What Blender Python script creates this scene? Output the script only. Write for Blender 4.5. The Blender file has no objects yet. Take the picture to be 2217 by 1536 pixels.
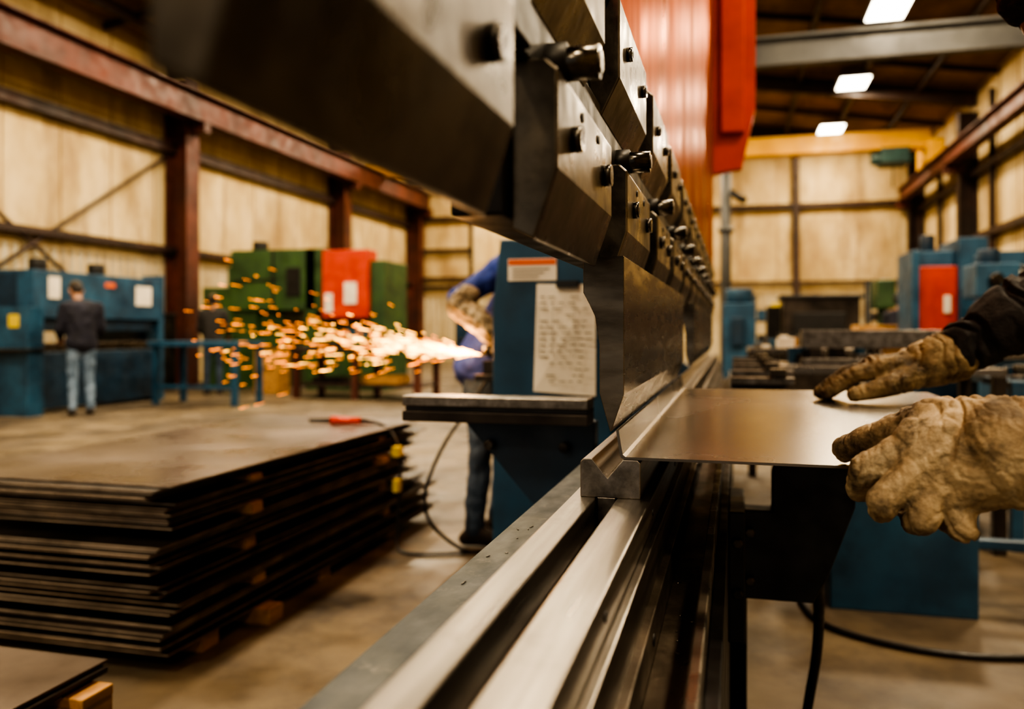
import bpy, bmesh, math, random
from mathutils import Vector, Matrix, noise
random.seed(7)
H = 1.12
D = bpy.data
SC = bpy.context.scene
COL = SC.collection
try:
    SC.view_settings.look = 'AgX - High Contrast'
except Exception as ex:
    print('look', ex)

# ---------------------------------------------------------------- materials
def hexc(h):
    h = h.lstrip('#')
    v = [int(h[i:i+2], 16)/255 for i in (0, 2, 4)]
    return tuple((c/12.92 if c <= .04045 else ((c+.055)/1.055)**2.4) for c in v) + (1,)

def mat(name, c1, c2=None, rough=.5, metal=0, scale=4, stretch=(1, 1, 1), lo=.35, hi=.65, bump=0, bscale=40,
        rvar=.15, detail=6, emit=None, es=0, c3=None, spec=.5, coat=0, dirt=None, dscale=1.5, dlo=.5, dhi=.7, dstretch=(1, 1, 1), dirtx=None, tint=None):
    m = D.materials.new(name)
    m.use_nodes = True
    nt = m.node_tree
    N, L = nt.nodes, nt.links
    p = N['Principled BSDF']
    p.inputs['Metallic'].default_value = metal
    p.inputs['Roughness'].default_value = rough
    p.inputs['Specular IOR Level'].default_value = spec
    p.inputs['Coat Weight'].default_value = coat
    if tint: p.inputs['Specular Tint'].default_value = hexc(tint)
    c1 = hexc(c1); c2 = hexc(c2) if c2 else c1
    tc = N.new('ShaderNodeTexCoord')
    mp = N.new('ShaderNodeMapping'); mp.inputs['Scale'].default_value = stretch
    L.new(tc.outputs['Object'], mp.inputs['Vector'])
    nz = N.new('ShaderNodeTexNoise'); nz.inputs['Scale'].default_value = scale
    nz.inputs['Detail'].default_value = detail
    nz.inputs['Roughness'].default_value = .62
    L.new(mp.outputs[0], nz.inputs['Vector'])
    cr = N.new('ShaderNodeValToRGB')
    cr.color_ramp.elements[0].position = lo; cr.color_ramp.elements[0].color = c1
    cr.color_ramp.elements[1].position = hi; cr.color_ramp.elements[1].color = c2
    if c3:
        e = cr.color_ramp.elements.new((lo+hi)/2); e.color = hexc(c3)
    L.new(nz.outputs['Fac'], cr.inputs['Fac'])
    out = cr.outputs['Color']
    if dirt:
        m2 = N.new('ShaderNodeMapping'); m2.inputs['Scale'].default_value = dstretch
        m2.inputs['Location'].default_value = (3.1, 7.7, 1.3)
        L.new(tc.outputs['Object'], m2.inputs['Vector'])
        nd = N.new('ShaderNodeTexNoise'); nd.inputs['Scale'].default_value = dscale; nd.inputs['Detail'].default_value = 8
        nd.inputs['Roughness'].default_value = .7
        L.new(m2.outputs[0], nd.inputs['Vector'])
        fac = nd.outputs['Fac']
        if dirtx:   # extra grime towards the fingers (object-space gradient of wear)
            sx = N.new('ShaderNodeSeparateXYZ'); L.new(tc.outputs['Object'], sx.inputs[0])
            mg = N.new('ShaderNodeMapRange'); mg.inputs['From Min'].default_value = dirtx[0]; mg.inputs['From Max'].default_value = dirtx[1]
            mg.inputs['To Min'].default_value = dirtx[2]; mg.inputs['To Max'].default_value = 0
            L.new(sx.outputs[0], mg.inputs['Value'])
            ad = N.new('ShaderNodeMath'); ad.operation = 'ADD'
            L.new(fac, ad.inputs[0]); L.new(mg.outputs[0], ad.inputs[1]); fac = ad.outputs[0]
        md = N.new('ShaderNodeMapRange'); md.inputs['From Min'].default_value = dlo; md.inputs['From Max'].default_value = dhi
        L.new(fac, md.inputs['Value'])
        mx = N.new('ShaderNodeMix'); mx.data_type = 'RGBA'
        L.new(md.outputs[0], mx.inputs[0]); L.new(out, mx.inputs[6]); mx.inputs[7].default_value = hexc(dirt)
        out = mx.outputs[2]
    L.new(out, p.inputs['Base Color'])
    if rvar:
        n2 = N.new('ShaderNodeTexNoise'); n2.inputs['Scale'].default_value = scale*2.7
        n2.inputs['Detail'].default_value = 5
        L.new(mp.outputs[0], n2.inputs['Vector'])
        mr = N.new('ShaderNodeMapRange')
        mr.inputs['From Min'].default_value = .3; mr.inputs['From Max'].default_value = .7
        mr.inputs['To Min'].default_value = max(.03, rough-rvar); mr.inputs['To Max'].default_value = min(1, rough+rvar)
        L.new(n2.outputs['Fac'], mr.inputs['Value'])
        L.new(mr.outputs[0], p.inputs['Roughness'])
    if bump:
        n3 = N.new('ShaderNodeTexNoise'); n3.inputs['Scale'].default_value = bscale
        n3.inputs['Detail'].default_value = 6
        L.new(mp.outputs[0], n3.inputs['Vector'])
        b = N.new('ShaderNodeBump'); b.inputs['Strength'].default_value = bump
        b.inputs['Distance'].default_value = .01
        L.new(n3.outputs['Fac'], b.inputs['Height'])
        L.new(b.outputs[0], p.inputs['Normal'])
    if emit:
        p.inputs['Emission Color'].default_value = hexc(emit)
        p.inputs['Emission Strength'].default_value = es
    return m

M = {}
M['floor'] = mat('concrete_floor', '#493f32', '#76684f', .5, 0, .9, rvar=.22, c3='#5f5341', lo=.34, hi=.68, bump=.12, bscale=30, dirt='#2c241c', dscale=1.6, dlo=.46, dhi=.7)
M['wall'] = mat('stained_wall_liner', '#9c8259', '#c9b58a', .8, 0, .8, (1, 1, .6), c3='#b59f71', lo=.3, hi=.62, dirt='#735938', dscale=1.1, dstretch=(1, 1, .3), dlo=.48, dhi=.76)
M['seam'] = mat('wall_seam', '#927952', '#b0976b', .8, 0, 1)
M['wainscot'] = mat('corrugated_metal', '#968c74', '#b8af95', .5, 0, .8, (1, 1, .4), dirt='#75603e', dscale=1.5, dstretch=(1, 1, .3))
M['roof'] = mat('roof_insulation', '#664b2a', '#94713f', .85, 0, .9, (1, .5, 1))
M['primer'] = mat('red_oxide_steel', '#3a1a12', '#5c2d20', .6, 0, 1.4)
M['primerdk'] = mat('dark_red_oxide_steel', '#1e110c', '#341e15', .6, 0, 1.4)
M['greybeam'] = mat('grey_painted_steel', '#3a3b3d', '#525352', .5, 0, 1)
M['yellow'] = mat('crane_yellow_paint', '#c89008', '#e8b018', .45, 0, 1)
M['lamp'] = mat('lamp_glow', '#ffffff', None, .5, emit='#fff3da', es=16, rvar=0)
M['steel'] = mat('brushed_steel', '#625d56', '#8d8780', .33, 1, 3, (12, .5, 12), c3='#777169', rvar=.06, dirt='#4a433a', dscale=14, dlo=.56, dhi=.85)
M['shelf'] = mat('worn_shelf_steel', '#4a4238', '#7a6f62', .42, .8, 9, (1, .6, 1), c3='#5e554a', rvar=.12, bump=.08, bscale=120, dirt='#2a231c', dscale=12, dlo=.5, dhi=.75)
M['sheet'] = mat('mill_sheet_steel', '#716b63', '#968f86', .26, 1, 1.2, (1, .5, 1), c3='#847d74', rvar=.05, detail=3, dirt='#675d52', dscale=5, dlo=.54, dhi=.8)
M['punch'] = mat('punch_steel', '#4e473e', '#7a7164', .27, 1, 3, (1.5, 1, 6), rvar=.08, dirt='#3f372e', dscale=4, dlo=.5, dhi=.85)
M['tool'] = mat('clamp_steel', '#453f37', '#6f675b', .33, .95, 6, rvar=.12, bump=.04, bscale=70, dirt='#28221b', dscale=11, dlo=.5, dhi=.8)
M['tooldark'] = mat('blackened_steel', '#100e0c', '#1c1916', .45, .6, 8, rvar=.12)
M['bolt'] = mat('bolt_steel', '#2c2a27', '#54504a', .25, 1, 20)
M['black'] = mat('black_paint', '#0a0908', '#151312', .5, 0, 6)
M['ram'] = mat('amber_ram_paint', '#7a3c0a', '#b87022', .36, .8, 1.6, (1, 1, .35), c3='#985618', rvar=.12, bump=.1, bscale=14, dirt='#cf9238', dscale=4, dlo=.56, dhi=.85, dstretch=(1, 1, .2), tint='#c87428')
M['red'] = mat('red_machine_paint', '#a82b10', '#c43c1a', .45, 0, 3)
M['blue'] = mat('blue_machine_paint', '#10344a', '#1d4a66', .42, 0, 3, rvar=.12, bump=.05)
M['blue2'] = mat('worn_blue_paint', '#143850', '#295876', .45, 0, 2.2, rvar=.12, dirt='#10283a', dscale=2.5, dlo=.5, dhi=.75)
M['bluedk'] = mat('dark_blue_paint', '#0a2234', '#12344c', .5, 0, 3)
M['green'] = mat('green_machine_paint', '#223a20', '#38552f', .5, 0, 2)
M['ledge'] = mat('scuffed_painted_ledge', '#14191b', '#363836', .68, 0, 9, (1, .5, 1), c3='#20262a', bump=.12, bscale=50, rvar=.12, dirt='#57544d', dscale=22, dlo=.58, dhi=.75)
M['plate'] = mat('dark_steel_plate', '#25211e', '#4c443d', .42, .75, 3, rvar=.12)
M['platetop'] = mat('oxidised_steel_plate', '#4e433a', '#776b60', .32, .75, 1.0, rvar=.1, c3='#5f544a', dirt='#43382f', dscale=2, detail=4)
M['plateedge'] = mat('lit_plate_edge', '#857a6e', '#bfb2a3', .42, .5, 6)  # light catching the front plate edges, painted in as a paler colour
M['plateside'] = mat('lit_plate_side', '#5a4c3e', '#9a8873', .45, .4, 8)  # lit right-hand plate sides, their brightness put into the colour
M['wood'] = mat('pallet_wood', '#8a6231', '#bd9050', .8, 0, 5, (4, 1, 4))
M['paper'] = mat('paper', '#cfc6b4', '#e4dccb', .9, 0, 3)
M['ink'] = mat('ink', '#4c463e', None, .9)
M['orange'] = mat('label_orange', '#d4601c', None, .7)
M['leather'] = mat('worn_glove_leather', '#5c4e3a', '#c2b08f', .78, 0, 12, c3='#9c8869', lo=.3, hi=.64, bump=.3, bscale=150, rvar=.1, dirt='#2c231b', dscale=22, dlo=.50, dhi=.74, dirtx=(.14, .27, .07))
M['leatherdk'] = mat('dirty_glove_leather', '#524532', '#ae9a75', .75, 0, 12, c3='#857252', lo=.32, hi=.64, bump=.3, bscale=120, rvar=.1, dirt='#241c14', dscale=17, dlo=.52, dhi=.74, dirtx=(.20, .36, .07))
M['jacket'] = mat('charcoal_work_shirt', '#1d1b1a', '#33302f', .85, 0, 20, bump=.3, bscale=150)
M['navy'] = mat('navy_hoodie', '#12131e', '#202233', .9, 0, 10, bump=.2)
M['shirtblue'] = mat('blue_work_shirt', '#182765', '#2c4290', .85, 0, 8, bump=.2)
M['jeans'] = mat('washed_denim', '#40546a', '#7488a0', .9, 0, 7, bump=.3, bscale=60)
M['jeansdk'] = mat('dark_denim', '#1c2634', '#36465a', .9, 0, 7, bump=.3, bscale=60)
M['skin'] = mat('skin', '#8a6650', '#a87e64', .55, 0, 12)
M['hair'] = mat('dark_hair', '#120d0a', '#24180f', .7, 0, 60, bump=.4, bscale=120)
M['cap'] = mat('khaki_cap', '#3e3424', '#5a4c36', .9, 0, 10)
M['eye'] = mat('eye_white', '#d8d0c4', None, .3)
M['shoe'] = mat('work_boot', '#17110c', '#2a1f15', .7, 0, 10)
M['rubber'] = mat('rubber_cable', '#0a0908', '#151311', .5, 0, 10)
M['spark'] = mat('hot_spark', '#ff9428', None, .5, emit='#ff8c1c', es=10, rvar=0)
M['sparkhot'] = mat('white_hot_spark', '#ffc05c', None, .5, emit='#ffb44c', es=24, rvar=0)
M['teal'] = mat('teal_hoist_paint', '#14302f', '#214643', .5)
M['tagyel'] = mat('yellow_tag', '#c8b020', None, .6)

# ---------------------------------------------------------------- builders
def empty(name):
    e = D.objects.new(name, None); COL.objects.link(e); e.empty_display_size = .1
    return e

class B:
    def __init__(s):
        s.bm = bmesh.new(); s.mats = []
    def mi(s, m):
        m = M[m]
        if m not in s.mats: s.mats.append(m)
        return s.mats.index(m)
    def poly(s, vs, fs, m, smooth=False):
        k = s.mi(m); vv = [s.bm.verts.new(v) for v in vs]
        for f in fs:
            try:
                fc = s.bm.faces.new([vv[i] for i in f]); fc.material_index = k; fc.smooth = smooth
            except ValueError: pass
        return s
    def box(s, x0, x1, y0, y1, z0, z1, m):
        return s.poly([(x0,y0,z0),(x1,y0,z0),(x1,y1,z0),(x0,y1,z0),(x0,y0,z1),(x1,y0,z1),(x1,y1,z1),(x0,y1,z1)],
               [(0,3,2,1),(4,5,6,7),(0,1,5,4),(1,2,6,5),(2,3,7,6),(3,0,4,7)], m)
    def prism(s, pts, a0, a1, m, axis='y', zo=0):
        n = len(pts)
        def mk(p, a):
            if axis == 'y': return (p[0], a, p[1]+zo)
            if axis == 'x': return (a, p[0], p[1]+zo)
            return (p[0], p[1], a)
        vs = [mk(p, a0) for p in pts]+[mk(p, a1) for p in pts]
        fs = [tuple(range(n)), tuple(range(2*n-1, n-1, -1))]
        fs += [(i, i+n, (i+1) % n+n, (i+1) % n) for i in range(n)]
        return s.poly(vs, fs, m)
    def cyl(s, p, q, r, m, r2=None, n=16):
        p = Vector(p); q = Vector(q); d = (q-p); r2 = r if r2 is None else r2
        rot = d.to_track_quat('Z', 'Y').to_matrix()
        vs = []
        for c, rr in ((p, r), (q, r2)):
            for i in range(n):
                a = 2*math.pi*i/n
                vs.append(c+rot@Vector((rr*math.cos(a), rr*math.sin(a), 0)))
        k = s.mi(m); vv = [s.bm.verts.new(v) for v in vs]
        for i in range(n):
            f = s.bm.faces.new((vv[i], vv[(i+1) % n], vv[(i+1) % n+n], vv[i+n])); f.material_index = k; f.smooth = True
        for idx in (list(range(n-1, -1, -1)), list(range(n, 2*n))):
            f = s.bm.faces.new([vv[i] for i in idx]); f.material_index = k
        return s
    def done(s, name, parent=None, bevel=0, seg=2):
        bmesh.ops.recalc_face_normals(s.bm, faces=s.bm.faces)
        me = D.meshes.new(name); s.bm.to_mesh(me); s.bm.free()
        for m in s.mats: me.materials.append(m)
        o = D.objects.new(name, me); COL.objects.link(o)
        if parent: o.parent = parent
        if bevel:
            b = o.modifiers.new('bev', 'BEVEL'); b.width = bevel; b.segments = seg; b.limit_method = 'ANGLE'
            b.angle_limit = math.radians(40)
        return o

_ico = None
def ico():
    global _ico
    if _ico is None:
        bm = bmesh.new(); bmesh.ops.create_icosphere(bm, subdivisions=2, radius=1)
        _ico = [v.co.copy() for v in bm.verts]; bm.free()
    return _ico

def hull_into(bm, spheres):
    t = bmesh.new()
    for (x, y, z, r) in spheres:
        for c in ico(): t.verts.new((x+c.x*r, y+c.y*r, z+c.z*r))
    res = bmesh.ops.convex_hull(t, input=t.verts)
    inter = [g for g in set(res['geom_interior'])|set(res['geom_unused']) if isinstance(g, bmesh.types.BMVert)]
    bmesh.ops.delete(t, geom=inter, context='VERTS')
    me = D.meshes.new('t'); t.to_mesh(me); t.free(); bm.from_mesh(me); D.meshes.remove(me)

def blob(name, groups, m, voxel, parent=None, smooth=4, wr=0, wscale=20, wr2=0, fn=None):
    bm = bmesh.new()
    for g in groups: hull_into(bm, g)
    bmesh.ops.recalc_face_normals(bm, faces=bm.faces)
    me = D.meshes.new('t'); bm.to_mesh(me); bm.free()
    o = D.objects.new('t', me); COL.objects.link(o)
    r = o.modifiers.new('r', 'REMESH'); r.mode = 'VOXEL'; r.voxel_size = voxel
    if smooth:
        sm = o.modifiers.new('s', 'SMOOTH'); sm.factor = .5; sm.iterations = smooth
    dg = bpy.context.evaluated_depsgraph_get(); dg.update()
    me2 = D.meshes.new_from_object(o.evaluated_get(dg)); D.objects.remove(o)
    me2.name = name
    if wr or wr2 or fn:
        nn = [v.normal.copy() for v in me2.vertices]
        for i, v in enumerate(me2.vertices):
            c = v.co
            d = noise.fractal(c*wscale, 1, 2, 4)*wr if wr else 0
            if wr2:
                q = Vector((c.x*.7+c.z*.3, c.y, c.z*.6))*wscale*1.6
                d += -wr2*max(0, 1-abs(noise.noise(q))*7)
            if fn: d += fn(c)
            v.co = c+nn[i]*d
    for p in me2.polygons: p.use_smooth = True
    me2.materials.clear(); me2.materials.append(M[m])
    ob = D.objects.new(name, me2); COL.objects.link(ob)
    if parent: ob.parent = parent
    return ob

def chain(pts):
    return [[pts[i], pts[i+1]] for i in range(len(pts)-1)]

def tube(name, pts, r, m, parent=None):
    cu = D.curves.new(name, 'CURVE'); cu.dimensions = '3D'; cu.bevel_depth = r; cu.bevel_resolution = 4
    sp = cu.splines.new('NURBS'); sp.points.add(len(pts)-1)
    for i, p in enumerate(pts): sp.points[i].co = (*p, 1)
    sp.use_endpoint_u = True; sp.order_u = 3; sp.resolution_u = 8
    cu.materials.append(M[m])
    o = D.objects.new(name, cu); COL.objects.link(o)
    if parent: o.parent = parent
    return o

# ---------------------------------------------------------------- room
XL, XR, YB, YF = -11.3, 5.55, 28.0, -9.0
EZ, RZ, RX = 6.8, 8.15, -2.9
B().box(XL-.3, XR+.3, YF, YB+.3, -.1, 0, 'floor').done('floor')
def roofz(x): return EZ+(RZ-EZ)*((x-XL)/(RX-XL) if x < RX else (XR-x)/(XR-RX))
b = B()
b.poly([(XL-.2,YF,EZ+.05),(RX,YF,RZ+.05),(RX,YB+.2,RZ+.05),(XL-.2,YB+.2,EZ+.05)], [(0,1,2,3)], 'roof')
b.poly([(RX,YF,RZ+.05),(XR+.2,YF,EZ+.05),(XR+.2,YB+.2,EZ+.05),(RX,YB+.2,RZ+.05)], [(0,1,2,3)], 'roof')
b.done('ceiling')
b = B().box(XL-.15, XL, YF, YB+.15, 0, EZ+.1, 'wall')
for i in range(30):
    y = YF+.5+i*1.2; b.box(XL, XL+.015, y, y+.025, 2.6, EZ, 'seam')
for i in range(180):
    y = YF+.1+i*.2; b.prism([(XL, y), (XL+.035, y+.04), (XL+.035, y+.09), (XL, y+.13)], 0, 2.55, 'wainscot', axis='z')
b.done('wall_left')
b = B().prism([(XL, 0), (XR, 0), (XR, EZ), (RX, RZ), (XL, EZ)], YB, YB+.15, 'wall')
for i in range(14):
    x = XL+.6+i*1.2; b.box(x, x+.025, YB-.018, YB, 2.6, roofz(x)-.05, 'seam')
for i in range(84):
    x = XL+.1+i*.2; b.prism([(x, YB), (x+.04, YB-.035), (x+.09, YB-.035), (x+.13, YB)], 0, 2.3, 'wainscot', axis='z')
b.done('wall_back')
b = B().box(XR, XR+.15, YF, YB+.15, 0, EZ+.1, 'wall')
for i in range(30):
    y = YF+.3+i*1.2; b.box(XR-.018, XR, y, y+.03, 0, EZ, 'seam')
b.done('wall_right')

frames = [-6.8, .4, 7.6, 14.8, 21.9, 27.75]
def ibeam_y(b, x, y0, y1, z0, z1, w, m, t=.03):
    b.box(x-w/2, x+w/2, y0, y1, z0, z0+t, m).box(x-w/2, x+w/2, y0, y1, z1-t, z1, m).box(x-.015, x+.015, y0, y1, z0+t, z1-t, m)
def icol(b, x, y, z0, z1, w, d, m):
    b.box(x-d/2, x-d/2+.03, y-w/2, y+w/2, z0, z1, m).box(x+d/2-.03, x+d/2, y-w/2, y+w/2, z0, z1, m).box(x-d/2+.03, x+d/2-.03, y-.015, y+.015, z0, z1, m)
for y in frames:
    b = B(); icol(b, XL+.3, y, 0, 6.3, .42, .5, 'primer'); b.box(XL+.0, XL+.62, y-.26, y+.26, 0, .03, 'primer'); b.done('steel_column')
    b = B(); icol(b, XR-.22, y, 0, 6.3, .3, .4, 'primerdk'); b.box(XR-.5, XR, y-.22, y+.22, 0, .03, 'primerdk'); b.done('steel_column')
b = B()
for y in frames:
    for xa, xb in ((XL+.05, RX), (RX, XR-.05)):
        za, zb = roofz(xa), roofz(xb)
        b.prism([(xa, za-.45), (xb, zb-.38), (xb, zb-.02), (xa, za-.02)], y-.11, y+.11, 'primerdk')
x = XL+.7
while x < XR-.3:
    z = roofz(x)
    b.box(x-.05, x+.05, YF+.1, YB-.1, z-.2, z-.01, 'primerdk'); x += 1.35
for i in range(15):
    y = -6.3+i*2.4
    for xa, xb in ((XL+.05, RX), (RX, XR-.05)):
        za, zb = roofz(xa), roofz(xb)
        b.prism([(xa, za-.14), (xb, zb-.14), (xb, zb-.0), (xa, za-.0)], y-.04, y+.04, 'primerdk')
b.done('roof_rafters')
b = B()
for z, w in ((4.75, .2), (2.7, .12)):
    b.box(XL+.05, XL+.2, YF+.1, YB-.1, z, z+w, 'primerdk')
b.done('trim_1')
b = B()
for z in (4.7, 3.2, 2.0):
    b.box(XR-.2, XR-.05, YF+.1, YB-.1, z, z+.14, 'primerdk')
for i in range(12):
    y = 1+2.4*i; b.box(XR-.18, XR-.06, y, y+.1, 0, 6.4, 'primerdk')
b.done('trim_2')
b = B()
b.box(XL+.1, XR-.1, YB-.2, YB-.06, 5.0, 5.14, 'primerdk')
b.box(XL+.1, XR-.1, YB-.2, YB-.06, 2.6, 2.68, 'primerdk')
b.box(1.8, 1.98, YB-.25, YB-.07, 0, roofz(1.9)-.1, 'primerdk')
b.box(XL+.1, -8.9, YB-.2, YB-.06, 3.9, 4.0, 'primerdk').box(XL+.1, -8.9, YB-.2, YB-.06, 2.9, 3.0, 'primerdk')
b.box(-9.0, -8.9, YB-.2, YB-.06, 0, 5.0, 'primerdk')
b.done('trim_3')
b = B()
ibeam_y(b, XL+.75, YF+.1, YB-.1, 5.35, 5.95, .34, 'primer')
for y in frames: b.box(XL+.3, XL+.9, y-.1, y+.1, 5.15, 5.35, 'primer')
b.done('crane_runway_left')  # crane runway beam on brackets off the left columns
b = B()
ibeam_y(b, XR-.6, YF+.1, YB-.1, 5.05, 5.45, .26, 'primer')
for y in frames: b.box(XR-.75, XR-.3, y-.08, y+.08, 4.85, 5.05, 'primer')
b.done('crane_runway_right')  # crane runway beam on brackets off the right columns
b = B()
ya, yb_ = 7.8, 14.6
b.cyl((XL+.12, ya, .4), (XL+.12, yb_, 4.7), .035, 'primerdk', n=6).cyl((XL+.12, ya, 4.7), (XL+.12, yb_, .4), .035, 'primerdk', n=6)
b.done('cross_bracing')  # diagonal bracing rods between two left wall columns

cr = empty('overhead_crane')
b = B().box(XL+.8, XR-.6, 23.8, 24.15, 5.95, 6.4, 'yellow').box(XL+.8, XR-.6, 23.72, 24.23, 5.9, 5.95, 'yellow')
b.box(XL+.55, XL+.95, 23.2, 24.8, 5.96, 6.2, 'yellow').box(XR-.75, XR-.42, 23.2, 24.8, 5.46, 6.0, 'yellow')
b.done('girder', cr, .01)
B().box(3.7, 4.4, 23.5, 24.4, 5.5, 5.9, 'teal').cyl((3.5, 23.9, 5.68), (4.6, 23.9, 5.68), .17, 'teal').cyl((4.05, 23.9, 5.45), (4.05, 23.9, 4.9), .02, 'bolt').done('hoist', cr, .02)
gb = B()
gb.box(-1.2, XR-.4, 13.9, 13.93, 5.35, 5.78, 'greybeam').box(-1.2, XR-.4, 13.8, 14.03, 5.75, 5.8, 'greybeam').box(-1.2, XR-.4, 13.8, 14.03, 5.33, 5.38, 'greybeam')
gb.cyl((-1.1, 13.9, 5.8), (-1.1, 13.9, 7.8), .03, 'greybeam')
gb.done('grey_cross_beam')  # grey cross beam with a hanger rod up to the roof

# high bay lamps
for xi, x in enumerate((2.7, -3.0, -8.0)):
    for yi in range(-2, 6):
        y = 2.4+4.66*yi
        z = roofz(x)-.30
        b = B().box(x-.36, x+.36, y-.55, y+.55, z, z+.09, 'greybeam').box(x-.32, x+.32, y-.5, y+.5, z-.012, z, 'lamp')
        b.cyl((x-.2, y, z+.09), (x-.2, y, roofz(x)), .008, 'black', n=6).cyl((x+.2, y, z+.09), (x+.2, y, roofz(x)), .008, 'black', n=6)
        b.done('high_bay_lamp')
        l = D.lights.new('high_bay_light', 'AREA'); l.shape = 'RECTANGLE'; l.size = .64; l.size_y = 1.0
        l.energy = 345; l.color = (1, .79, .52)
        lo = D.objects.new('high_bay_light', l); lo.location = (x, y, z-.03); COL.objects.link(lo)
W = D.worlds.new('w'); SC.world = W; W.use_nodes = True
W.node_tree.nodes['Background'].inputs[0].default_value = (1, .9, .78, 1)
W.node_tree.nodes['Background'].inputs[1].default_value = .6

# ---------------------------------------------------------------- press brake (foreground)
PB = empty('press_brake')
Y0, Y1 = .16, 6.4
b = B()
b.box(-.213, -.179, Y0, Y1, H-.30, H-.223, 'steel')
b.box(-.151, -.106, Y0, Y1, H-.30, H-.223, 'steel')
b.done('die_rails', PB, .002)
b = B().box(-.179, -.151, Y0, Y1, H-.30, H-.262, 'plate').box(-.106, -.096, Y0, Y1, H-.32, H-.262, 'steel').box(-.106, -.086, Y0, Y1, H-.40, H-.315, 'shelf')
b.box(-.086, -.040, Y0, Y1, H-.47, H-.36, 'shelf').done('die_holder', PB, .0015)
b = B()
for i in range(14):
    y = .5+i*.42
    b.cyl((-.09, y, H-.34), (-.0845, y, H-.34), .007, 'black', n=12)
    b.cyl((-.107, y+.2, H-.243), (-.1045, y+.2, H-.243), .005, 'black', n=12)
b.done('die_holder_screws', PB)
b = B().box(-.040, -.028, Y0, Y1, H-.60, H-.30, 'tool').box(-.028, -.012, Y0, Y1, .12, H-.34, 'tooldark').done('front_apron', PB, .002)
random.seed(31)
b = B()
for i in range(40):
    y = random.uniform(.6, 1.3); x = random.choice([random.uniform(-.083, -.044), random.uniform(-.32, -.22)])
    z = H-.36 if x > -.1 else H-.30
    a = random.uniform(0, 3.1); L_ = random.uniform(.002, .012)
    b.cyl((x, y, z+.0012), (x+L_*math.cos(a)*.6, y+L_*math.sin(a), z+.0012), .0008, 'steel', n=5)
b.done('metal_chips', PB)
b = B().box(-.335, -.213, Y0, Y1, H-.335, H-.30, 'ledge').done('bed_ledge', PB, .003)
b = B().box(-.30, -.04, Y0, Y1, 0.0, H-.335-.14, 'blue').box(-.30, -.11, Y0, Y1, H-.475, H-.335, 'blue').done('bed', PB, .004)
# V die
b = B().prism([(-.20, -.223), (-.20, -.176), (-.196, -.172), (-.184, -.172), (-.1635, -.197), (-.143, -.172), (-.124, -.172), (-.12, -.176), (-.12, -.223)], 1.1, 6.3, 'steel', zo=H)
b.box(-.177, -.153, 1.1, 6.3, H-.262, H-.223, 'steel').done('v_die', PB, .001)
# punch
pp = [(-.1585, -.135), (-.1415, -.085), (-.1415, .098), (-.196, .098), (-.196, .05), (-.188, .035), (-.180, .018), (-.174, -.02), (-.174, -.085), (-.160, -.135)]
b = B()
for (a, c) in ((1.1, 2.42), (3.1, 4.4), (4.405, 5.6)):
    b.prism(pp, a, c, 'punch', zo=H)
b.done('punch', PB, .0012)
# core holder and clamps
b = B().box(-.238, -.190, .68, Y1, H+.098, H+.44, 'tooldark').box(-.190, -.172, .68, Y1, H+.235, H+.30, 'tooldark')
b.done('tool_holder_bar', PB, .003)
low = [(-.189, .088), (-.168, .078), (-.147, .140), (-.147, .226), (-.158, .236), (-.189, .236)]
up = [(-.189, .30), (-.172, .285), (-.147, .335), (-.147, .44), (-.158, .45), (-.189, .45)]
cl = empty('clamps'); cl.parent = PB
b = B(); b3 = B(); b4 = B()
starts = [.235, .70, 1.18]+[1.66+.47*i for i in range(10)]
for i, y in enumerate(starts):
    L_ = .325 if i else .32
    if y+L_ > 6.4: break
    b.prism(low, y, y+L_, 'tool', zo=H)
    for k in (.075, .265):
        b3.cyl((-.149, y+k, H+.180), (-.138, y+k, H+.180), .0125, 'bolt', n=20).cyl((-.1385, y+k, H+.180), (-.1378, y+k, H+.180), .006, 'black', n=6)
    for k in (.12, .22):
        b3.cyl((-.149, y+k, H+.212), (-.1455, y+k, H+.212), .005, 'black', n=12)
    if i:
        b3.cyl((-.190, y+.075, H+.252), (-.122, y+.075, H+.252), .016, 'bolt', n=24).cyl((-.1225, y+.075, H+.252), (-.120, y+.075, H+.252), .010, 'steel', n=20)
        b3.cyl((-.190, y+.075, H+.252), (-.152, y+.075, H+.252), .021, 'tooldark', n=6)
for i in range(14):
    y = .16+.47*i
    if y+.35 > 6.4: break
    b4.prism(up, y, y+.34, 'tool', zo=H)
    for k in (.08, .27):
        b3.cyl((-.149, y+k, H+.39), (-.139, y+k, H+.39), .010, 'bolt', n=20).cyl((-.1395, y+k, H+.39), (-.1385, y+k, H+.39), .005, 'black', n=6)
b.done('lower_clamps', cl, .0025); b3.done('clamp_bolts', cl); b4.done('upper_clamps', cl, .0025)
b = B().box(-.189, -.165, .235, .68, H+.236, H+.30, 'tooldark').done('near_adapter', PB, .003)
b = B().box(-.24, -.158, .235, 6.45, H+.44, 4.3, 'ram').done('ram', PB, .003)
# far side frame: red head, dark blue lower frame
b = B().prism([(-1.1, 2.1), (-.45, 2.1), (-.2, 2.3), (-.06, 2.33), (.05, 2.34), (.15, 2.8), (.15, 4.4), (-1.1, 4.4)], 6.5, 6.62, 'red')
b.done('frame_head', PB, .005)
b = B().prism([(-1.1, 0), (-.04, 0), (-.04, .62), (-.42, .9), (-.5, 1.2), (-.45, 2.1), (-1.1, 2.1)], 6.5, 6.62, 'bluedk')
b.done('frame_foot', PB, .005)
B().box(-.1, .07, 6.42, 6.5, 2.6, 4.2, 'red').done('cylinder_cover', PB, .01)
B().box(-.5, -.24, .6, 6.5, 2.5, 2.7, 'black').done('rear_beam', PB)
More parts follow.
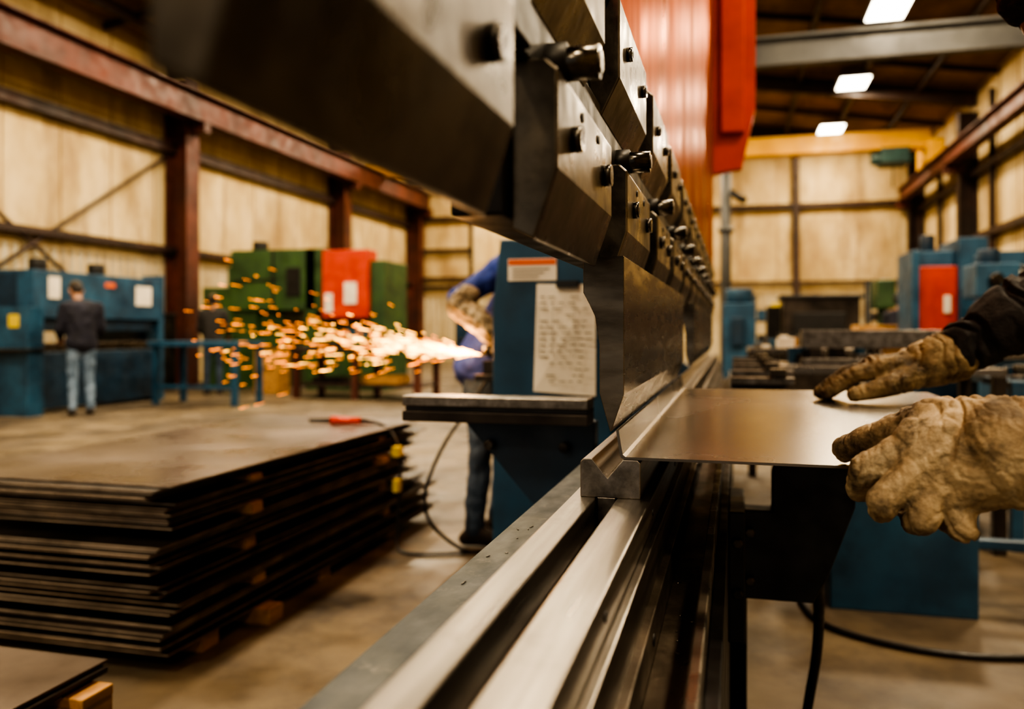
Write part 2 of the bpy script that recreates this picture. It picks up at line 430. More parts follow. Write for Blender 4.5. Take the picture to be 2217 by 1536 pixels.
# front support arm
b = B().prism([(-.012, -.56), (.155, -.56), (.185, -.50), (.235, -.36), (.24, -.20), (.10, -.20), (.075, -.30), (.075, -.375), (-.012, -.375)], 1.8, 1.86, 'black', zo=H)
b.box(-.012, .02, 1.7, 1.96, H-.62, H-.36, 'black')
b.box(.07, .25, 1.76, 1.9, H-.20, H-.185, 'black')
for z in (-.42, -.52):
    b.cyl((.005, 1.74, H+z), (.005, 1.69, H+z), .012, 'bolt', n=6); b.cyl((.03, 1.8, H+z), (.03, 1.785, H+z), .012, 'bolt', n=6)
b.box(-.012, .03, 2.2, 2.3, 0, .62, 'tooldark')
b.done('support_arm', PB, .003)

# formed sheet
b = B()
prof = [(-.1405, -.1715), (.50, -.1715), (.50, -.168), (-.139, -.168), (-.1432, -.165), (-.1485, -.133), (-.152, -.1335), (-.1468, -.166), (-.1447, -.1698)]
b.prism(prof, 1.1, 2.45, 'sheet', zo=H).done('bent_steel_sheet')

# backgauge
bg = empty('back_gauge')
b = B().box(-.83, -.345, 2.0, 2.09, .925, .95, 'steel').box(-.825, -.345, 2.01, 2.09, .912, .925, 'black').box(-.83, -.345, 2.0, 2.09, .885, .912, 'plate')
b.done('gauge_bar', bg, .002)
b = B().prism([(-.70, .885), (-.345, .885), (-.345, .66), (-.50, .66)], 2.1, 2.16, 'bluedk').box(-.46, -.345, 1.95, 2.3, .62, .68, 'tooldark')
for x in (-.62, -.42): b.cyl((x, 2.1, .82), (x, 2.075, .82), .014, 'bolt', n=12)
b.box(-.40, -.345, 2.1, 2.9, 0, .62, 'bluedk')
b.done('gauge_bracket', bg, .003)
# blue housing with label and paper
cb = empty('control_housing')
b = B().prism([(-.88, 0), (-.43, 0), (-.43, 1.46), (-.85, 1.46), (-.88, 1.2)], 3.0, 3.5, 'blue')
b.done('housing_body', cb, .006)
b = B().box(-.818, -.633, 2.995, 3.0, 1.303, 1.385, 'paper').box(-.815, -.636, 2.993, 2.995, 1.362, 1.382, 'orange')
for i in range(3): b.box(-.80, -.66-.02*i, 2.993, 2.995, 1.344-.014*i, 1.347-.014*i, 'ink')
b.done('warning_label', cb)
b = B().poly([(-.705, 2.985, 1.29), (-.487, 2.99, 1.285), (-.487, 2.99, .88), (-.60, 2.98, .885), (-.712, 2.96, .895)], [(0,1,2,3,4)], 'paper')
random.seed(3)
for i in range(15):
    z = 1.24-.022*i
    x = -.69
    while x < -.52:
        w = random.uniform(.012, .035)
        if random.random() < .8: b.box(x, x+w, 2.956+.01*(z-.9)/.39*2, 2.958+.01*(z-.9)/.39*2, z, z+.003, 'ink')
        x += w+random.uniform(.006, .02)
for x in (-.695, -.64, -.56):
    b.box(x, x+.001, 2.958, 2.96, 1.02, 1.22, 'ink')
b.done('job_sheet', cb)
B().box(-.63, -.55, 2.97, 3.0, 1.275, 1.30, 'black').done('paper_clip', cb)

# ---------------------------------------------------------------- plate stacks
random.seed(11)
stk = empty('steel_plate_stack')
b = B(); bw = B()
z = .06
gaps = [.020, .040, .020, .044, .022, .040, .016, .022]
for yy in (2.5, 3.35, 4.1): bw.box(-2.7, -1.78, yy, yy+.1, 0, .06, 'wood')
bw.box(-1.85, -1.70, 2.80, 2.90, 0, .06, 'wood')
for gi in range(9):
    n = 4 if gi != 8 else 5
    gx = random.uniform(-.05, .02); gy = random.uniform(-.07, .03)
    for i in range(n):
        th = .0062
        dx = gx+random.uniform(-.018, .018); dy = gy+random.uniform(-.03, .03); ex = random.uniform(0, .12)+(.22 if gi < 4 else 0)
        top = (gi == 8 and i == n-1)
        if top: dx = 0; dy = 0; ex = .02
        sk = random.uniform(-.02, .07)
        x0, x1, y0, y1 = -2.78+dx, -1.77+dx, 2.33+dy, 4.42+dy+ex
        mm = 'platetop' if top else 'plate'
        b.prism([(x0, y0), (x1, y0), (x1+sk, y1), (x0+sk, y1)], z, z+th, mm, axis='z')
        b.box(x0+.001, x1-.001, y0-.002, y0+.0005, z+.0008, z+th-.0008, 'plateedge')
        b.prism([(x1-.0005, y0+.001), (x1+.0015, y0+.001), (x1+sk+.0015, y1-.001), (x1+sk-.0005, y1-.001)], z+.0008, z+th-.0008, 'plateside', axis='z')
        z += th+(.0035 if i < n-1 else 0)
    if gi < 8:
        g = gaps[gi]
        for yy in (2.80, 4.0):
            o = random.uniform(-.02, .03) if gi % 2 else -.05
            bw.box(-2.7, -1.79+o, yy, yy+.075, z, z+g, 'wood')
        z += g
ZT = z
b.done('plates', stk); bw.done('wood_spacers', stk, .003)
b = B()
b.box(-2.74, -1.37, .95, 1.58, .345, .353, 'plate').box(-2.74, -1.36, .93, 1.57, .356, .364, 'plate').box(-2.74, -1.37, .95, 1.58, .367, .375, 'platetop')
b.box(-2.74, -1.60, .97, 1.50, .376, .386, 'plate')
bw = B()
for y in (.98, 1.2, 1.45): bw.box(-2.7, -1.32, y, y+.09, .32, .343, 'wood')
for x in (-2.7, -2.05, -1.42): bw.box(x, x+.09, .95, 1.55, .23, .32, 'wood')
for y in (.98, 1.2, 1.45): bw.box(-2.7, -1.32, y, y+.09, .205, .228, 'wood')
for y in (.98, 1.2, 1.45): bw.box(-2.7, -1.32, y, y+.09, .0, .1, 'wood')
for x in (-2.7, -2.05, -1.42): bw.box(x, x+.09, .95, 1.55, .1, .205, 'wood')
s2 = empty('steel_plate_pallet'); b.done('plates', s2, .001, 1); bw.done('pallet', s2, .003)

tl = empty('red_hand_tool')
B().cyl((-2.20, 4.02, ZT+.022), (-2.08, 4.04, ZT+.024), .010, 'black', .014).cyl((-2.08, 4.04, ZT+.026), (-1.92, 4.06, ZT+.026), .024, 'red', .018).cyl((-1.92, 4.06, ZT+.026), (-1.88, 4.06, ZT+.024), .012, 'black').done('tool_body', tl)
tube('cord', [(-1.88, 4.06, ZT+.024), (-1.78, 4.05, ZT+.02), (-1.67, 4.0, ZT-.08), (-1.65, 3.95, .3), (-1.65, 3.9, .06), (-1.62, 3.85, .012), (-1.5, 3.85, .012), (-1.35, 3.9, .012), (-1.2, 4.0, .012), (-1.28, 3.85, .03), (-1.46, 3.7, .25), (-1.38, 3.8, .55), (-1.25, 3.9, .75), (-1.1, 3.93, 1.0)], .009, 'rubber', tl)
B().box(-1.695, -1.655, 3.95, 4.0, ZT-.14, ZT-.09, 'tagyel').box(-1.67, -1.64, 3.9, 3.95, .30, .36, 'tagyel').done('tags', tl)

# blue floor cabinet (right) and cables
fc = empty('blue_floor_cabinet')
B().box(.37, .91, 3.56, 4.1, .0, .50, 'blue2').box(.36, .92, 3.55, 4.11, .5, .515, 'blue2').box(.91, 1.9, 3.7, 3.75, .24, .28, 'blue2').box(1.5, 1.55, 3.7, 3.75, 0, .24, 'blue2').done('cabinet_body', fc, .006)
tube('power_cable', [(.17, 1.88, H-.5), (.2, 2.1, .4), (.17, 2.2, .15), (.15, 2.1, .012), (.12, 1.9, .012), (.1, 1.4, .012)], .012, 'rubber')
tube('floor_cable', [(.26, 3.9, .012), (.25, 3.5, .012), (.35, 3.25, .012), (.7, 3.1, .012), (1.1, 3.2, .012), (1.6, 3.5, .012)], .012, 'rubber')

# ---------------------------------------------------------------- background machines
e = empty('blue_press_brake')
X = -9.0
b = B().box(X-.25, X+.02, 9.0, 11.5, 1.28, 1.93, 'blue2').box(X-.2, X-.05, 9.1, 11.4, 1.1, 1.28, 'bluedk')
b.box(X-.3, X+.05, 9.1, 11.5, 0.05, .82, 'bluedk').box(X-.15, X, 9.1, 11.5, .82, .95, 'tool')
b.box(X-1.2, X-.3, 9.05, 9.13, 0, 1.9, 'bluedk').box(X-1.2, X-.3, 11.42, 11.5, 0, 1.9, 'bluedk').box(X-.31, X+.02, 11.5, 11.62, 0, 2.0, 'blue2')
b.box(X-.8, X-.25, 9.2, 11.3, 1.5, 1.95, 'blue2')
for y in (9.5, 10.6): b.cyl((X-.4, y, 1.93), (X-.4, y, 2.12), .12, 'black')
b.done('machine', e, .01)
B().box(X+.02, X+.03, 10.95, 11.3, 1.5, 1.8, 'paper').box(X+.02, X+.03, 9.25, 9.45, 1.55, 1.85, 'paper').box(X+.02, X+.03, 10.3, 10.5, 1.75, 1.82, 'orange').done('posters', e)
b = B().box(-9.7, -8.75, 8.68, 8.94, 0.0, 1.42, 'blue2').box(-9.05, -8.88, 8.67, 8.68, 1.15, 1.32, 'tagyel').box(-9.72, -8.7, 8.5, 8.96, .85, .88, 'tool')
b.done('control_cabinet', e, .01)
b = B().box(-8.5, -7.0, 10.6, 11.4, .88, .95, 'blue2')
for x in (-8.45, -7.1):
    for y in (10.65, 11.3): b.box(x, x+.08, y, y+.08, 0, .88, 'blue2')
b.box(-8.45, -7.05, 10.68, 10.72, .25, .3, 'blue2').done('outfeed_table', e, .004)

e = empty('green_press_brake')
b = B()
b.box(-10.1, -8.9, 14.2, 15.6, 0, 1.95, 'green').box(-9.4, -7.42, 14.1, 15.2, 1.5, 2.65, 'green').box(-8.9, -8.4, 14.3, 15.3, 0, 1.5, 'green')
b.box(-6.5, -6.2, 14.1, 15.2, 0, 2.4, 'green').box(-7.8, -7.6, 14.1, 15.2, 0, 2.65, 'green')
b.box(-7.4, -6.48, 14.0, 14.4, 1.35, 2.6, 'red').box(-7.35, -6.5, 14.15, 14.35, 1.15, 1.35, 'tool').box(-7.6, -6.5, 14.1, 14.5, 0, 1.0, 'green')
b.cyl((-9.0, 14.5, 2.65), (-9.0, 14.5, 2.85), .15, 'black').box(-9.6, -9.2, 14.3, 14.8, 1.95, 2.35, 'green')
b.box(-8.2, -7.9, 14.08, 14.1, 1.75, 2.3, 'black').box(-9.35, -8.4, 14.08, 14.1, 2.05, 2.09, 'black').box(-8.5, -8.46, 14.07, 14.1, 1.5, 2.65, 'black')
b.done('machine', e, .015)
B().box(-6.95, -6.7, 13.98, 14.0, 1.6, 2.0, 'paper').box(-7.34, -7.18, 13.98, 14.0, 1.45, 1.8, 'paper').done('posters', e)
b = B().box(-7.05, -4.75, 12.2, 13.2, .76, .84, 'primerdk').box(-7.0, -4.8, 12.25, 13.15, .2, .24, 'primerdk')
for x in (-7.0, -5.95, -4.88):
    for y in (12.22, 13.08): b.box(x, x+.1, y, y+.1, 0, .76, 'primer')
b.box(-6.6, -6.2, 12.4, 12.8, .84, .92, 'plate').box(-5.9, -5.2, 12.5, 12.9, .24, .38, 'wood').box(-5.7, -5.4, 12.4, 12.7, .84, 1.0, 'tool').box(-6.8, -6.3, 12.5, 12.9, .24, .34, 'plate')
b.done('welding_table', None, .004)
for x, y, w, h, m in ((-10.6, 12.9, .5, 1.4, 'plate'), (-8.2, 13.0, .45, .8, 'wood'), (-6.0, 17.5, .6, 1.6, 'bluedk'), (-4.9, 18.5, .7, 1.1, 'plate'), (-9.9, 20, .7, 1.7, 'blue2')):
    b = B()
    b.box(x, x+w, y, y+w, 0, h, m).box(x-.02, x+w+.02, y-.02, y+w+.02, h, h+.03, 'black').box(x+.05, x+w-.05, y-.02, y, h*.55, h*.58, 'black')
    b.done('storage_cabinet', None, .01)

# right background
e = empty('steel_work_tables')
b = B()
def table(b, x0, x1, y0, y1, z, m, mt='sheet'):
    b.box(x0, x1, y0, y1, z-.04, z, mt)
    for x in (x0, x1-.06):
        for y in (y0, y1-.06): b.box(x, x+.06, y, y+.06, 0, z-.04, m)
    b.box(x0+.06, x1-.06, y0+.02, y0+.05, .25, .3, m)
table(b, .22, 1.3, 4.6, 5.3, .93, 'plate'); table(b, 1.35, 2.4, 4.7, 5.6, .86, 'blue2', 'blue2')
table(b, .1, .9, 6.6, 7.4, .98, 'plate'); table(b, 1.1, 2.3, 6.6, 7.3, .95, 'plate'); table(b, .4, 1.6, 9.2, 10.0, .95, 'plate')
b.done('tables', e, .003)
b = B()
b.box(.36, 1.25, 4.9, 5.0, 1.02, 1.12, 'steel').box(.40, .46, 4.85, 5.05, .93, 1.02, 'plate').box(1.1, 1.16, 4.85, 5.05, .93, 1.02, 'plate')
b.box(.34, 1.2, 4.65, 4.7, .93, .97, 'steel').box(.62, .95, 4.7, 4.85, .93, .99, 'plate')
for i in range(5):
    y = 3.0+.55*i
    b.box(-.012, .20+.03*(i % 2), y, y+.07, .93, .955, 'steel').box(.12, .17, y-.02, y+.09, .955, .985, 'tool')
    b.prism([(-.012, .93), (.18, .93), (-.012, .78)], y+.02, y+.05, 'black')
b.done('fixtures_and_stock', e, .002)
b = B()
random.seed(5)
for i in range(80):
    tb = random.choice([(.15, .85, 6.7, 7.3, .98), (1.15, 2.2, 6.7, 7.2, .95), (.3, 1.2, 5.05, 5.25, .93), (1.4, 2.3, 4.8, 5.5, .86), (.45, 1.5, 9.3, 9.9, .95)])
    x = random.uniform(tb[0], tb[1]-.15); y = random.uniform(tb[2], tb[3]-.1); w = random.uniform(.04, .15); h = random.uniform(.02, .13)
    if tb[4] == .86: h *= .5
    mm = random.choice(['steel', 'plate', 'tool', 'steel', 'wood', 'black', 'blue2', 'paper'])
    if i % 3 == 0: b.cyl((x, y, tb[4]), (x, y, tb[4]+h), w*.3, mm, n=12)
    else: b.box(x, x+w, y, y+.08, tb[4], tb[4]+h, mm)
b.done('loose_parts', e, .002)

e = empty('blue_pillar_machine')
B().box(-.16, .28, 12, 12.5, 0, 1.5, 'blue2').cyl((.06, 12.2, 1.5), (.06, 12.2, 1.7), .19, 'blue2').box(-.05, .12, 11.9, 12, .9, 1.3, 'bluedk').done('machine', e, .02)
e = empty('dark_machining_cabinet')
B().box(.75, 1.9, 14, 15, 0, 1.62, 'plate').box(.7, 1.95, 13.95, 15.05, 1.62, 1.68, 'black').box(.9, 1.7, 13.97, 14, .9, 1.4, 'black').box(.5, .72, 14, 14.5, 0, 1.5, 'tooldark').done('machine', e, .02)
e = empty('green_drill_press')
B().box(2.1, 2.4, 14, 14.4, 0, .1, 'green').cyl((2.25, 14.2, .1), (2.25, 14.2, 1.9), .07, 'green').box(2.12, 2.38, 13.8, 14.5, 1.45, 1.9, 'green').cyl((2.25, 13.9, 1.45), (2.25, 13.9, 1.2), .04, 'bolt').box(2.05, 2.45, 13.7, 14.3, .95, 1.0, 'green').done('machine', e, .02)
e = empty('yellow_parts_bin')
B().box(1.45, 2.0, 11, 11.5, .95, 1.18, 'wood').box(1.4, 2.05, 10.95, 11.55, .88, .95, 'plate').box(1.45, 1.5, 11, 11.5, 0, .88, 'plate').box(1.95, 2.0, 11, 11.5, 0, .88, 'plate').done('parts_bin', e, .01)
e = empty('red_blue_press')
B().box(1.95, 2.34, 10, 10.15, 1.0, 1.82, 'red').box(1.88, 1.96, 9.95, 10.8, 0, 2.0, 'blue2').box(2.34, 2.62, 9.9, 10.8, 0, 2.12, 'blue2').box(1.96, 2.34, 10.15, 10.8, 1.5, 2.0, 'blue2').box(1.96, 2.34, 10, 10.6, 0, .82, 'bluedk').box(2.0, 2.3, 10.02, 10.1, .9, 1.0, 'tool').box(1.96, 2.34, 9.95, 10.05, .82, .9, 'tool').box(2.2, 2.28, 9.98, 10, 1.3, 1.5, 'paper').cyl((2.12, 10.4, 2.0), (2.12, 10.4, 2.2), .08, 'bluedk').done('machine', e, .02)
e = empty('blue_milling_machine')
b = B().box(2.25, 3.4, 8.3, 9.2, 0, .9, 'blue2').box(2.3, 3.3, 8.7, 9.2, .9, 1.86, 'blue2').box(2.15, 3.5, 8.2, 8.8, .9, .98, 'tool').box(2.1, 2.45, 8.3, 8.8, 1.42, 1.72, 'blue2')
b.cyl((2.25, 8.5, 1.45), (2.25, 8.5, 1.15), .06, 'tool').cyl((2.25, 8.5, 1.72), (2.25, 8.5, 1.86), .09, 'bluedk').cyl((2.25, 8.22, 1.57), (2.25, 8.3, 1.57), .06, 'bolt')
b.box(2.62, 3.1, 8.68, 8.7, 1.2, 1.55, 'green').box(2.5, 2.58, 8.68, 8.7, 1.5, 1.7, 'paper')
b.done('machine', e, .03)
tube('machine_hose', [(2.45, 8.45, 1.7), (2.65, 8.2, 1.62), (2.7, 8.1, 1.3), (2.8, 8.3, .98)], .022, 'rubber', e)
B().cyl((-.2, 20, 0), (-.2, 20, 5.6), .12, 'greybeam').cyl((-.2, 20, 3.4), (-.2, 20, 3.5), .18, 'greybeam').cyl((-.2, 20, 4.4), (.25, 20, 4.1), .08, 'black').done('exhaust_duct')
random.seed(9)
sh = empty('parts_shelving')
b = B()
for (x0, x1, y, zt) in ((.4, 1.7, 19, 1.9), (2.6, 4.4, 18, 2.1), (3.2, 4.6, 13, 1.8)):
    for x in (x0, x1-.05):
        for yy in (y, y+.5): b.box(x, x+.05, yy, yy+.05, 0, zt, 'bluedk')
    for z in (.2, .75, 1.3):
        b.box(x0, x1, y, y+.55, z, z+.04, 'plate')
        x = x0+.08
        while x < x1-.25:
            w = random.uniform(.12, .3); h = random.uniform(.1, .4)
            b.box(x, x+w, y+.05, y+.45, z+.04, z+.04+h, random.choice(['wood', 'blue2', 'black', 'red', 'paper', 'plate', 'tagyel', 'green'])); x += w+.04
b.done('shelves', sh, .005)

# ---------------------------------------------------------------- people
def figure(name, loc, yaw, ov={}, top='navy', legs='jeans', hand='skin', hair='hair', voxel=.016, s=1.0, bare_hand=True, cap=False, headdir=None, fold=.006, bulk=1.0):
    E = empty(name)
    f = Vector((-math.sin(yaw), math.cos(yaw), 0)); r = Vector((f.y, -f.x, 0)); o = Vector((loc[0], loc[1], 0))
    def W_(x, y, z): return o+(r*x+f*y)*s+Vector((0, 0, z*s))
    J = dict(pelvis=W_(0,0,.95), waist=W_(0,.0,1.08), chest=W_(0,.01,1.27), neck=W_(0,.0,1.47), head=W_(0,.03,1.62))
    for k, sg in (('R', 1), ('L', -1)):
        J['sh'+k] = W_(sg*.19,0,1.42); J['el'+k] = W_(sg*.25,.03,1.13); J['wr'+k] = W_(sg*.2,.25,1.02)
        J['hip'+k] = W_(sg*.09,0,.92); J['kn'+k] = W_(sg*.1,.02,.5); J['an'+k] = W_(sg*.11,-.02,.09)
    for k, v in ov.items(): J[k] = Vector(v)
    S = lambda v, rr, off=Vector((0,0,0)): (*(v+off), rr*s)
    ax = (J['shR']-J['shL']).normalized()
    g = []
    c, w, p, n = J['chest'], J['waist'], J['pelvis'], J['neck']
    bk = bulk
    g.append([S(c, .105*bk, ax*.07), S(c, .105*bk, -ax*.07), S(w, .105*bk, ax*.05), S(w, .105*bk, -ax*.05)])
    g.append([S(c, .105*bk, ax*.07), S(c, .105*bk, -ax*.07), S(J['shR'], .062*bk), S(J['shL'], .062*bk), S(n, .058)])
    g.append([S(w, .105*bk, ax*.05), S(w, .105*bk, -ax*.05), S(p, .11*bk, ax*.06), S(p, .11*bk, -ax*.06)])
    for k in 'RL':
        sh, el, wr = J['sh'+k], J['el'+k], J['wr'+k]
        g += [[S(sh, .068*bk), S(el, .05*bk)], [S(el, .052*bk), S(wr, .038*bk)]]
    blob('upper_body', g, top, voxel, E, 5, wr=fold, wscale=9, wr2=fold*.5)
    g = [[S(p, .108, ax*.065), S(p, .108, -ax*.065), S(J['hipR'], .09), S(J['hipL'], .09)]]
    for k in 'RL':
        g += [[S(J['hip'+k], .092), S(J['kn'+k], .066)], [S(J['kn'+k], .066), S(J['an'+k], .056)]]
    blob('trousers', g, legs, voxel, E, 4, wr=fold, wscale=10, wr2=fold*.5)
    g = []
    for k in 'RL':
        a = J['an'+k]
        g.append([(a.x, a.y, a.z-.01, .045*s), (a.x-f.x*.05, a.y-f.y*.05, a.z-.05, .036*s), (a.x+f.x*.1, a.y+f.y*.1, a.z-.052, .036*s), (a.x+f.x*.17, a.y+f.y*.17, a.z-.058, .03*s)])
    blob('boots', g, 'shoe', .01, E, 2)
    hd = (headdir or f).normalized(); hr = hd.cross(Vector((0,0,1))).normalized(); hu = hr.cross(hd).normalized()
    h = J['head']
    def Q(x, y, z, rr): return (*(h+(hr*x+hd*y+hu*z)*s), rr*s)
    g = [[Q(0,-.02,.03,.082), Q(0,.02,.04,.072), Q(0,.05,.02,.045), Q(.03,.05,-.03,.032), Q(-.03,.05,-.03,.032), Q(0,.062,-.085,.022), Q(.035,.0,-.06,.035), Q(-.035,.0,-.06,.035)],
         [Q(0,.09,.015,.009), Q(0,.112,-.022,.012), Q(.012,.095,-.028,.009), Q(-.012,.095,-.028,.009)],
         [Q(.012,.088,-.055,.01), Q(-.012,.088,-.055,.01)],
         [Q(.078,-.01,.01,.014), Q(.08,-.012,-.025,.011), Q(.088,-.02,.005,.01)], [Q(-.078,-.01,.01,.014), Q(-.08,-.012,-.025,.011), Q(-.088,-.02,.005,.01)],
         [Q(0,-.02,-.05,.055), (*(n), .06*s)]]
    blob('head', g, 'skin', .006*s if voxel < .02 else .01, E, 2)
    g = [[Q(.031,.083,.012,.011)], [Q(-.031,.083,.012,.011)]]
    blob('eyes', g, 'eye', .003, E, 1)
    if cap:
        blob('cap', [[Q(0,-.022,.055,.088), Q(0,.02,.06,.078)], [Q(.03,.09,.06,.01), Q(-.03,.09,.06,.01), Q(.02,.15,.045,.008), Q(-.02,.15,.045,.008)]], 'cap', .006, E, 1)
        blob('hair', [[Q(0,-.045,.0,.074), Q(0,-.04,.04,.08)]], hair, .007, E, 1)
    else:
        blob('hair', [[Q(0,-.035,.05,.086), Q(0,.03,.08,.066), Q(0,-.045,.0,.074)], [Q(.05,.03,.07,.038), Q(-.05,.03,.07,.038), Q(0,.06,.085,.04)]], hair, .006, E, 1, wr=.004, wscale=60)
    if bare_hand:
        for k in 'RL':
            wr = J['wr'+k]; el = J['el'+k]; d = (wr-el).normalized()
            side = ax*(-1 if k == 'R' else 1)
            up_ = d.cross(side).normalized()
            side = up_.cross(d).normalized()
            if (side.dot(ax*(-1 if k == 'R' else 1))) < 0: side = -side
            dn = Vector((0,0,-1))
            def hq(a, b_, c_, rr): return (*(wr+(d*a+side*b_+dn*c_)*s), rr*s)
            g = [[hq(-.04,0,0,.031), hq(.02,.0,0,.027)], [hq(.01,.015,0,.022), hq(.01,-.015,0,.022), hq(.085,.03,0,.014), hq(.085,-.03,0,.013)]]
            for j, (off, L_) in enumerate(((.03,.07), (.01,.078), (-.011,.072), (-.03,.056))):
                g += chain([hq(.085,off,0,.0115), hq(.085+L_*.55,off*1.05,.012,.010), hq(.085+L_*.8,off*1.05,.034,.0085)])
            g += chain([hq(.03,.03,0,.015), hq(.065,.055,.012,.012), hq(.09,.06,.028,.010)])
            blob('hand_'+k, g, hand, .0055, E, 2)
    return E, J

# press operator: faces -X
E, J = figure('machine_operator', (.92, 1.5), math.pi/2, dict(
    pelvis=(.95,1.5,.95), waist=(.93,1.5,1.08), chest=(.81,1.52,1.27), neck=(.69,1.57,1.48), head=(.578,1.6,1.655),
    shL=(.78,1.33,1.41), elL=(.74,1.08,1.14), wrL=(.43,.955,H-.115), shR=(.80,1.80,1.42), elR=(.84,2.03,1.22), wrR=(.50,2.13,H-.06)),
    top='jacket', legs='jeansdk', bare_hand=False, voxel=.010, fold=.012, headdir=Vector((-1, .05, -.8)))
def sleeve_folds(c):
    u = Vector((c.x*1.0+c.z*.5, c.y, c.z))
    w = noise.noise(u*9)*.35
    q = Vector(((c.x+c.z*.6)*26+w*4, c.y*7, c.z*7))
    return -.016*max(0, 1-abs(noise.noise(q))*4)+.006*noise.noise(u*12)
slv = [(.480,2.13,H-.060,.054), (.545,2.12,H-.018,.070), (.61,2.11,H+.03,.086), (.70,2.09,H+.075,.094), (.84,2.03,H+.11,.088)]
blob('sleeve_right', chain(slv), 'jacket', .004, E, 4, fn=sleeve_folds)
def zz(l): return [(x, y, H+z, r) for (x, y, z, r) in l]
def glove_folds(cx, x0, x1, amp):
    def f(c):
        t = min(1, max(0, (c.x-x0)/(x1-x0)))
        w = noise.noise(c*14)*.8
        q = Vector((c.x*38+w*2.2, c.y*11, (c.z+c.x*.4)*11))
        ridge = -amp*(.35+.65*t)*max(0, 1-abs(noise.noise(q))*4.5)
        q2 = Vector((c.x*70, c.y*40, c.z*55))
        fine = -.0012*max(0, 1-abs(noise.noise(q2))*5)
        return ridge+fine+.002*noise.noise(c*24)
    return f
GL = []
GL.append(zz([(.275,.985,-.115,.042), (.27,.985,-.150,.042), (.195,1.012,-.118,.024), (.190,.998,-.148,.022), (.205,.992,-.168,.022), (.228,.992,-.184,.021)]))
GL.append(zz([(.275,.985,-.120,.052), (.31,.972,-.128,.058), (.285,.98,-.14,.05)]))
GL += [zz(g) for g in chain([(.31,.972,-.128,.056), (.37,.962,-.125,.064), (.45,.955,-.118,.072)])]
GL += [zz(g) for g in chain([(.196,1.008,-.126,.021), (.144,1.018,-.156,.0190), (.143,1.056,-.188,.0165), (.160,1.105,-.1875,.0132)])]
GL += [zz(g) for g in chain([(.192,.993,-.152,.021), (.158,.990,-.190,.0188), (.165,1.045,-.210,.0165), (.180,1.098,-.190,.0132)])]
GL += [zz(g) for g in chain([(.208,.988,-.172,.020), (.195,.982,-.206,.018), (.198,1.040,-.219,.016), (.205,1.092,-.191,.013)])]
GL += [zz(g) for g in chain([(.232,.988,-.182,.019), (.236,.982,-.212,.0165), (.232,1.035,-.216,.0145), (.232,1.082,-.189,.012)])]
GL += [zz(g) for g in chain([(.262,1.0,-.104,.036), (.212,1.040,-.106,.0285), (.170,1.083,-.132,.0235), (.134,1.118,-.1495,.0178)])]
GL.append(zz([(.255,1.0,-.108,.032), (.205,1.035,-.112,.024), (.190,1.010,-.125,.022)]))
blob('glove_left', GL, 'leather', .0018, E, 3, fn=glove_folds(0, .15, .30, .0055))
# right glove (far), palm down on the sheet
GR = []
GR.append(zz([(.395,2.12,-.088,.034), (.395,2.155,-.088,.034), (.32,2.09,-.088,.027), (.315,2.12,-.082,.027), (.317,2.15,-.086,.026), (.325,2.178,-.098,.023)]))
GR.append(zz([(.395,2.125,-.086,.042), (.395,2.155,-.086,.042), (.425,2.135,-.080,.054)]))
GR += [zz(g) for g in chain([(.42,2.135,-.082,.054), (.455,2.13,-.072,.062), (.490,2.13,-.058,.066)])]
for (y, dx, r) in ((2.085,0,.0205), (2.119,-.012,.021), (2.153,-.004,.0205), (2.186,.016,.018)):
    GR += [zz(g) for g in chain([(.32,y,-.092,r+.003), (.27+dx,y-.003,-.104,r+.0005), (.238+dx,y-.005,-.126,r-.001), (.210+dx,y-.006,-.167+r-.003,r-.003)])]
GR += [zz(g) for g in chain([(.395,2.09,-.108,.034), (.345,2.058,-.125,.028), (.295,2.046,-.141,.0225), (.265,2.044,-.148,.0185)])]
blob('glove_right', GR, 'leatherdk', .0028, E, 3, fn=glove_folds(0, .22, .40, .005))

# worker at blue press brake
figure('worker_at_press', (-8.32, 9.12), math.radians(55), dict(
    head=(-8.50,9.22,1.64), neck=(-8.43,9.18,1.48)), top='navy', legs='jeans', cap=True, voxel=.018, headdir=Vector((-.8,.45,-.45)), fold=.012, bulk=1.28)
# grinder worker behind the housing
E2, J2 = figure('grinder_worker', (-1.28, 4.2), math.radians(-80), dict(
    pelvis=(-1.30,4.25,.93), waist=(-1.22,4.24,1.06), chest=(-1.06,4.22,1.28), neck=(-.90,4.2,1.43), head=(-.78,4.18,1.50),
    shR=(-1.10,4.05,1.44), elR=(-1.34,3.95,1.27), wrR=(-1.12,3.90,1.08), shL=(-.98,4.40,1.42), elL=(-.9,4.3,1.16), wrL=(-.96,4.05,1.06),
    hipR=(-1.30,4.17,.90), hipL=(-1.30,4.34,.90), knR=(-1.27,4.12,.5), knL=(-1.2,4.38,.5), anR=(-1.30,4.1,.09), anL=(-1.26,4.4,.09)),
    top='shirtblue', legs='jeansdk', hand='leather', voxel=.012, headdir=Vector((1, -.1, -.9)), fold=.010, bulk=1.2)
blob('leather_sleeve', chain([(-1.27,3.92,1.30,.056), (-1.32,3.91,1.24,.068), (-1.20,3.885,1.16,.066), (-1.13,3.885,1.08,.048)]), 'leather', .007, E2, 3, wr=.012, wscale=12, wr2=.01)
g = empty('angle_grinder')
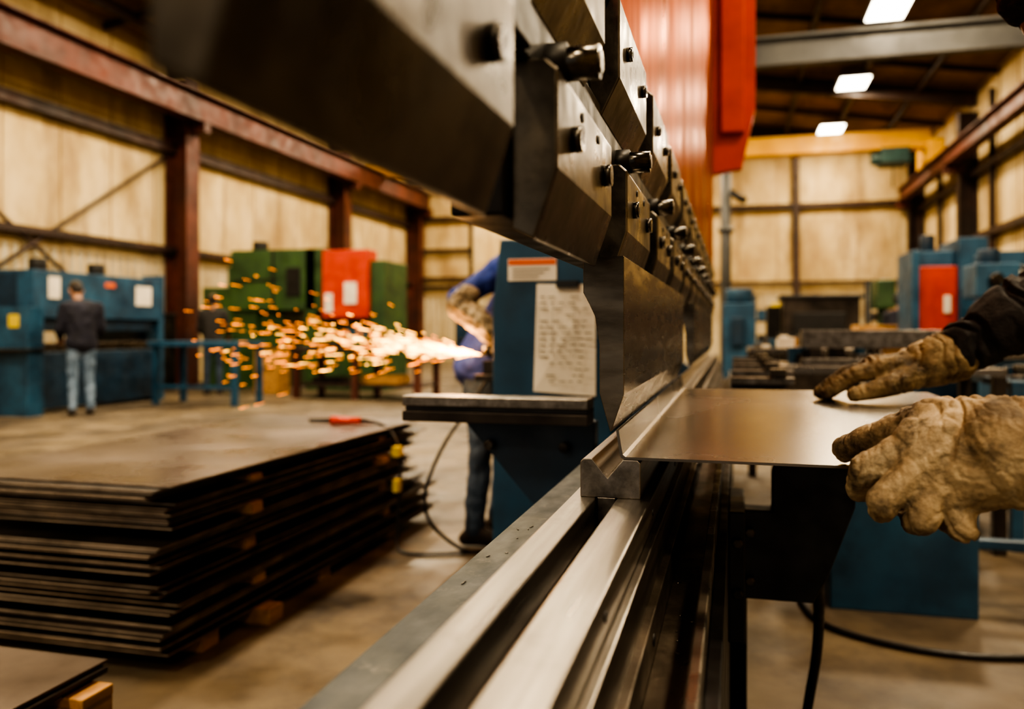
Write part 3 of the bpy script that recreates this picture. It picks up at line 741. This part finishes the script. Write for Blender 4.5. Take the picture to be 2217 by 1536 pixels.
B().cyl((-.98,3.92,1.01), (-1.16,3.90,1.02), .034, 'black').cyl((-1.16,3.90,1.05), (-1.16,3.90,1.0), .035, 'bolt').cyl((-1.165,3.90,.998), (-1.165,3.90,.992), .062, 'tool', n=24).cyl((-1.12,3.92,1.02), (-1.12,3.92,1.12), .016, 'black').done('grinder_body', g)
b = B().box(-1.18, -.85, 3.72, 3.86, .88, .91, 'plate').box(-1.15, -1.0, 3.76, 3.86, .91, .975, 'plate')
b.box(-.92, -.87, 3.73, 3.77, 0, .88, 'tooldark').box(-.92, -.87, 3.81, 3.85, 0, .88, 'tooldark').box(-.98, -.8, 3.7, 3.88, 0, .02, 'tooldark').done('workpiece_stand', None, .003)
figure('distant_worker', (2.12, 12.0), math.radians(-40), {}, top='navy', legs='jeansdk', voxel=.022, s=.93)
figure('distant_worker', (-8.75, 12.6), math.radians(20), {}, top='jacket', legs='jeansdk', voxel=.022, s=1.0, cap=True)

# ---------------------------------------------------------------- sparks
random.seed(21)
b = B()
org = Vector((-1.20, 3.9, 1.0))
for i in range(620):
    hot = i < 360
    d = abs(random.gauss(0, .42)) if hot else random.uniform(.15, 1.5)
    az = random.gauss(0, .10); elv = random.gauss(.12, .12 if not hot else .085)
    dv = Vector((-math.cos(az)*math.cos(elv), math.sin(az), math.sin(elv)))
    g = .05
    p = org+dv*d+Vector((0, 0, -g*d*d))
    vel = (dv+Vector((0, 0, -2*g*d))).normalized()
    if p.z < .7: continue
    L_ = random.uniform(.012, .065)
    r = random.uniform(.0006, .0014)
    b.cyl(p, p+vel*L_, r*.4, 'sparkhot' if hot else 'spark', r2=r, n=5)
b.done('grinding_sparks')
l = D.lights.new('spark_light', 'POINT'); l.energy = 12; l.color = (1, .5, .18); l.shadow_soft_size = .08
lo = D.objects.new('spark_light', l); lo.location = (-1.3, 3.85, 1.06); COL.objects.link(lo)

# ---------------------------------------------------------------- camera
cam = D.cameras.new('camera'); co = D.objects.new('camera', cam); COL.objects.link(co)
co.location = (0, 0, H)
co.rotation_euler = (math.radians(90), 0, math.radians(15))
cam.sensor_width = 36; cam.lens = 1800/2217*36
cam.shift_y = -53/2217
cam.clip_start = .02
cam.dof.use_dof = True; cam.dof.focus_distance = 1.15; cam.dof.aperture_fstop = 2.8
SC.camera = co
